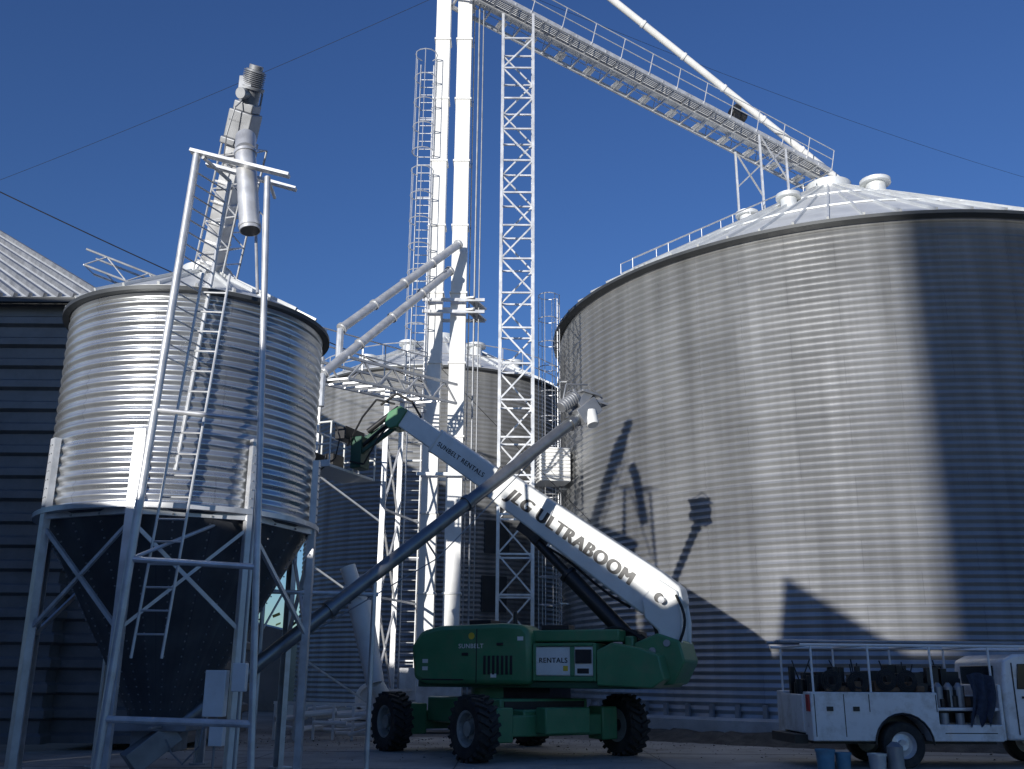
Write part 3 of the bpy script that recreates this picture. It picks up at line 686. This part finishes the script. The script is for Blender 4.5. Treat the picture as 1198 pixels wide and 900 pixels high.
# ---------------- truck
TR=empty("utility_truck",Matrix.Translation((5.6,19.2,0))@Matrix.Rotation(math.radians(3),4,'Z'))
p=P("service_body",TWHITE,TR,0.02)
wx=1.72; BE_=3.62
arch=[(wx+0.54*math.cos(math.radians(a)),0.42+0.54*math.sin(math.radians(a))) for a in range(180,-1,-15)]
side=[(0,0.48)]+[(wx-0.54,0.48)]+arch[1:-1]+[(wx+0.54,0.48),(BE_,0.48),(BE_,0.78),(2.42,0.78),(2.42,1.35),(0,1.35)]
p.prism(side,0,0.42)
p.box(2.42,BE_,0.05,0.42,1.02,1.08); p.box(2.42,BE_,0.38,0.42,0.78,1.3)
p.prism([(x,z) for x,z in side],1.6,2.02)
p.box(0,BE_,0.42,1.6,0.75,0.85); p.box(-0.02,0.03,0.42,1.6,0.6,1.3)
p.box(BE_-0.02,BE_+0.05,0.0,2.0,0.5,1.5)
p.done()
p=P("compartment_gaps",BLKM,TR)
for x in (0.06,0.62,1.1,2.38): p.box(x,x+0.015,-0.004,0.01,0.56 if x<1 else 1.0,1.31)
p.box(2.5,3.5,-0.004,0.01,0.62,0.635)
for x,z in ((0.35,1.05),(0.85,1.05)): p.box(x-0.06,x+0.06,-0.02,0,z-0.04,z+0.04)
p.box(0.1,BE_,0.3,1.8,0.42,0.6)
p.box(-0.25,0.0,0.3,1.7,0.42,0.58)
p.box(2.44,BE_-0.04,0.36,0.375,0.8,1.28)
p.done()
p=P("arch_trim",BLKM,TR); p.path([(wx+0.55*math.cos(math.radians(a)),-0.01,0.42+0.55*math.sin(math.radians(a))) for a in range(180,-1,-15)],0.02,6); 
p.prism([(wx+0.53*math.cos(math.radians(a)),0.42+0.53*math.sin(math.radians(a))) for a in range(0,181,15)],0.38,0.41); p.done()
p=P("wheels",BLACK,TR); q_=P("wheel_rims",GALV,TR)
for x in (wx,5.0):
    for y in (0.04,1.7):
        Wm=Matrix.Translation((x,y+0.13,0.41))@Matrix.Rotation(math.radians(90),4,'X'); p.M=Wm;q_.M=Wm
        p.rev([(0.24,-0.12),(0.3,-0.13),(0.39,-0.12),(0.41,-0.09),(0.41,0.09),(0.39,0.12),(0.3,0.13),(0.24,0.12)],36,closed=True)
        q_.rev([(0,0.09),(0.09,0.1),(0.1,0.04),(0.2,0.02),(0.23,0.1),(0.25,0.12),(0.25,-0.1),(0,-0.1)],28)
p.done();q_.done()
CM=Matrix.Translation((-0.42,0,0))
p=P("cab",TWHITE,TR,0.05); p.M=CM
p.prism([(4.15,0.5),(4.15,1.35),(4.22,1.95),(4.45,2.06),(5.6,2.06),(5.95,1.9),(6.45,1.4),(7.6,1.28),(7.8,1.1),(7.8,0.5)],0.05,1.98)
p.done()
p=P("cab_windows",GLASS,TR,0.01); p.M=CM; p.prism([(4.42,1.42),(4.48,1.88),(5.5,1.9),(5.85,1.78),(6.1,1.42)],0.03,0.05); p.prism([(4.42,1.42),(4.48,1.85),(5.5,1.87),(5.85,1.75),(6.1,1.42)],1.98,2.0)
p.box(4.14,4.2,0.4,1.6,1.45,1.85); p.done()
p=P("door_lines",BLKM,TR); p.M=CM; p.box(4.36,4.375,0.03,0.055,0.6,1.9); p.box(5.15,5.165,0.03,0.055,0.6,1.9); p.box(4.5,4.65,0.02,0.05,1.25,1.29); p.done()
p=P("ladder_rack",WHITE,TR)
for y in (0.1,1.9):
    p.tube((-0.1,y,2.2),(7.0,y,2.2),0.028,8)
    for x in (0.1,1.2,2.4,3.55): p.tube((x,y,1.3),(x,y,2.2),0.022,8)
for x in (0.1,1.2,2.4,3.55,5.2,7.0): p.tube((x,0.1,2.2),(x,1.9,2.2),0.022,8)
p.done()
p=P("rack_pipes",GALVD,TR)
for y in (0.4,0.55,0.7,1.2): p.tube((-0.4,y,2.27),(5.2+y,y,2.27),0.035,8)
p.done()
p=P("tool_clutter",BLKM,TR,0.02)
random.seed(3)
for k in range(70):
    x=random.uniform(0.05,3.3);y=random.uniform(0.05,1.7);w_=random.uniform(0.08,0.3);h=random.uniform(0.12,0.4);zb=1.352 if x<2.2 else 1.085
    if y>0.45: zb=0.86; h+=0.62*random.uniform(0.6,1.15)
    elif x<2.2: w_=min(w_,0.2)
    p.M=Matrix.Translation((x,y,zb))@Matrix.Rotation(random.uniform(-0.3,0.3),4,'Z')
    if random.random()<0.4: p.tube((0,0,0),(0,0,h),w_*0.4,14)
    else: p.box(0,w_,0,w_*0.8,0,h)
for k in range(14):
    p.M=Matrix.Identity(4); x=random.uniform(0.1,3.2); y=random.uniform(0.5,1.5); p.tube((x,y,1.3),(x+random.uniform(-0.4,0.4),y,random.uniform(1.7,2.0)),0.015,6)
p.done()
p=P("tool_boxes",BROWN,TR,0.02)
for k in range(18):
    x=random.uniform(0.2,3.2);y=random.uniform(0.03,0.3);w_=random.uniform(0.1,0.25);h=random.uniform(0.08,0.22);zb=1.353 if x<2.1 else 1.085
    p.M=Matrix.Translation((x,y,zb)); p.box(0,w_,0,w_*0.8,0,h)
p.done()
p=P("gas_cylinders",GALVD,TR)
for x in (2.55,2.75,2.95): p.tube((x,0.22,1.085),(x,0.22,1.45),0.085,16); p.tube((x,0.22,1.45),(x,0.22,1.53),0.085,16,0.03)
for x in (2.6,2.9,3.2): p.tube((x,0.18,0.785),(x,0.18,0.98),0.08,16)
p.done()
p=P("hose_coils",BLACK,TR)
for cx,cz in ((0.45,1.55),(0.95,1.52),(1.9,1.55),(1.5,1.57)):
    for r in (0.1,0.13,0.16,0.19):
        p.path([(cx+r*math.cos(t),-0.02+r*0.5,cz+r*math.sin(t)) for t in [2*math.pi*k/20 for k in range(21)]],0.016,6)
p.done()
p=P("hanging_jacket",DENIM,TR)
vs=[];fs=[]
for i in range(13):
    for j in range(14):
        u_=i/12;v_=j/13
        vs.append((3.0+0.52*u_*(1-0.2*v_)+0.05*math.sin(v_*4),-0.04-0.04*math.sin(i*1.3+v_*2)-0.05*math.sin(v_*3.1),1.72-(0.85+0.12*math.sin(i*1.1))*v_-0.12*abs(u_-0.4)))
for i in range(12):
    for j in range(13): fs.append((i*14+j,i*14+14+j,i*14+15+j,i*14+j+1))
p.add(vs,fs); p.done()
p=P("tail_light",RED,TR); p.box(-0.03,0.0,0.05,0.2,1.0,1.3); p.done()
def bucket(name,x,y,r,h,m):
    E=empty(name,Matrix.Translation((x,y,0.006))); p=P("shell",m,E); p.rev([(0,0),(r*0.85,0),(r,h),(r*1.06,h),(r*1.06,h-0.04),(r*0.97,h-0.02),(r*0.8,0.03),(0,0.03)],24); p.done()
    p=P("handle",GALVD,E); p.path([(r*math.cos(t),0,h*0.9-r*0.9*math.sin(t)*0.7) for t in [math.pi*k/10 for k in range(11)]],0.006,5); p.done()
bucket("bucket",5.7,18.9,0.17,0.36,BLUE); bucket("bucket",6.6,18.8,0.16,0.3,GALV); bucket("bucket",6.05,19.0,0.14,0.3,BLUE)
E=empty("compressor_tank",Matrix.Translation((6.95,18.85,0))); p=P("tank",GALVD,E); p.tube((0,0,0.08),(0,0,0.42),0.14,20); p.tube((0,0,0.42),(0,0,0.5),0.14,20,0.05); p.rev([(0.1,0.0),(0.15,0),(0.15,0.08),(0.1,0.08)],20,closed=True); p.done()
# ---------------- clutter between bins
PP=empty("pipe_pile"); p=P("pipes",WHITE,PP)
random.seed(11)
for k in range(22):
    x=random.uniform(-6.2,-3.4);y=random.uniform(26,30);a=random.uniform(-0.6,0.6); l=random.uniform(0.6,1.6); z=random.uniform(0.08,0.7)
    p.tube((x,y,z),(x+l*math.cos(a),y+l*math.sin(a),z+random.uniform(-0.05,0.3)),random.uniform(0.03,0.08),8)
for k in range(6):
    x=-6+k*0.5; p.beam((x,26.5,0),(x,26.5,0.9),0.06,0.06)
p.beam((-6.05,26.5,0.9),(-3.4,26.5,0.85),0.07,0.07)
p.done()
AF=empty("aeration_fan",Matrix.Translation((-5.0,37.5,0))); p=P("housing",WHITE,AF,0.02); p.M=Matrix.Rotation(math.radians(90),4,'X'); p.rev([(0.0,-0.3),(0.6,-0.3),(0.6,0.3),(0.45,0.3),(0.4,0.1),(0,0.1)],24,(0,0.75,0)); p.M=Matrix.Identity(4); p.box(-0.6,0.6,-0.3,2.0,0.05,0.5); p.done()
DB=empty("debris_berm"); p=P("berm",mat("berm_soil",(0.09,0.085,0.075),0.95,0,0.4,3,bump=0.8),DB)
vs=[];fs=[];n=60
for i in range(n+1):
    a=math.radians(215+i*1.2)
    for j,(dr,z) in enumerate(((0.6,0.2),(0.95,0.24),(1.5,0.12),(2.2,-0.02))):
        r=SR+dr+0.15*random.uniform(-1,1); vs.append((SC.x+r*math.cos(a),SC.y+r*math.sin(a),max(-0.02,z+random.uniform(-0.06,0.06)) if z>0 else z))
for i in range(n):
    for j in range(3): fs.append((i*4+j,i*4+4+j,i*4+5+j,i*4+j+1))
p.add(vs,fs); p.done()
SH=empty("low_shed"); p=P("walls",WALL,SH); p.prism([(-26,0),(-26,3.5),(-18,5.2),(-10.2,3.5),(-10.2,0)],46,60); p.done()
p=P("distant_tree_line",LEAF)
random.seed(5)
for k in range(120):
    cx=random.uniform(-140,140);cy=random.uniform(120,150);R=random.uniform(2.5,5);cz=random.uniform(1.5,6)
    for j in range(60):
        v=Vector((random.gauss(0,1),random.gauss(0,1),random.gauss(0,0.8))).normalized()*R*random.uniform(0.5,1.1)+Vector((cx,cy,cz)); s2=random.uniform(0.3,0.8)
        e=Vector((random.uniform(-1,1),random.uniform(-1,1),random.uniform(-1,1)))*s2; f_=Vector((random.uniform(-1,1),random.uniform(-1,1),random.uniform(-1,1)))*s2
        p.add([v-e,v+f_,v+e,v-f_],[(0,1,2,3)])
p.done()
def wire(name,a,b,r,sag,n=24):
    p=P(name,BLKM); a=Vector(a);b=Vector(b)
    p.path([lerp(a,b,k/n)-Vector((0,0,sag*4*(k/n)*(1-k/n))) for k in range(n+1)],r,5); p.done()
wire("power_line",(-22,24,18.1),(-2.8,29.5,10.4),0.018,0.25)
wire("power_line",(-40,48,22),(-2.3,30.2,25.5),0.009,0.6)
wire("power_line",(-2.0,30.2,26.5),(35,50,27),0.008,0.8)
wire("guy_cable",(-3.2,30,12.0),(6.5,34,3.0),0.01,0.1)
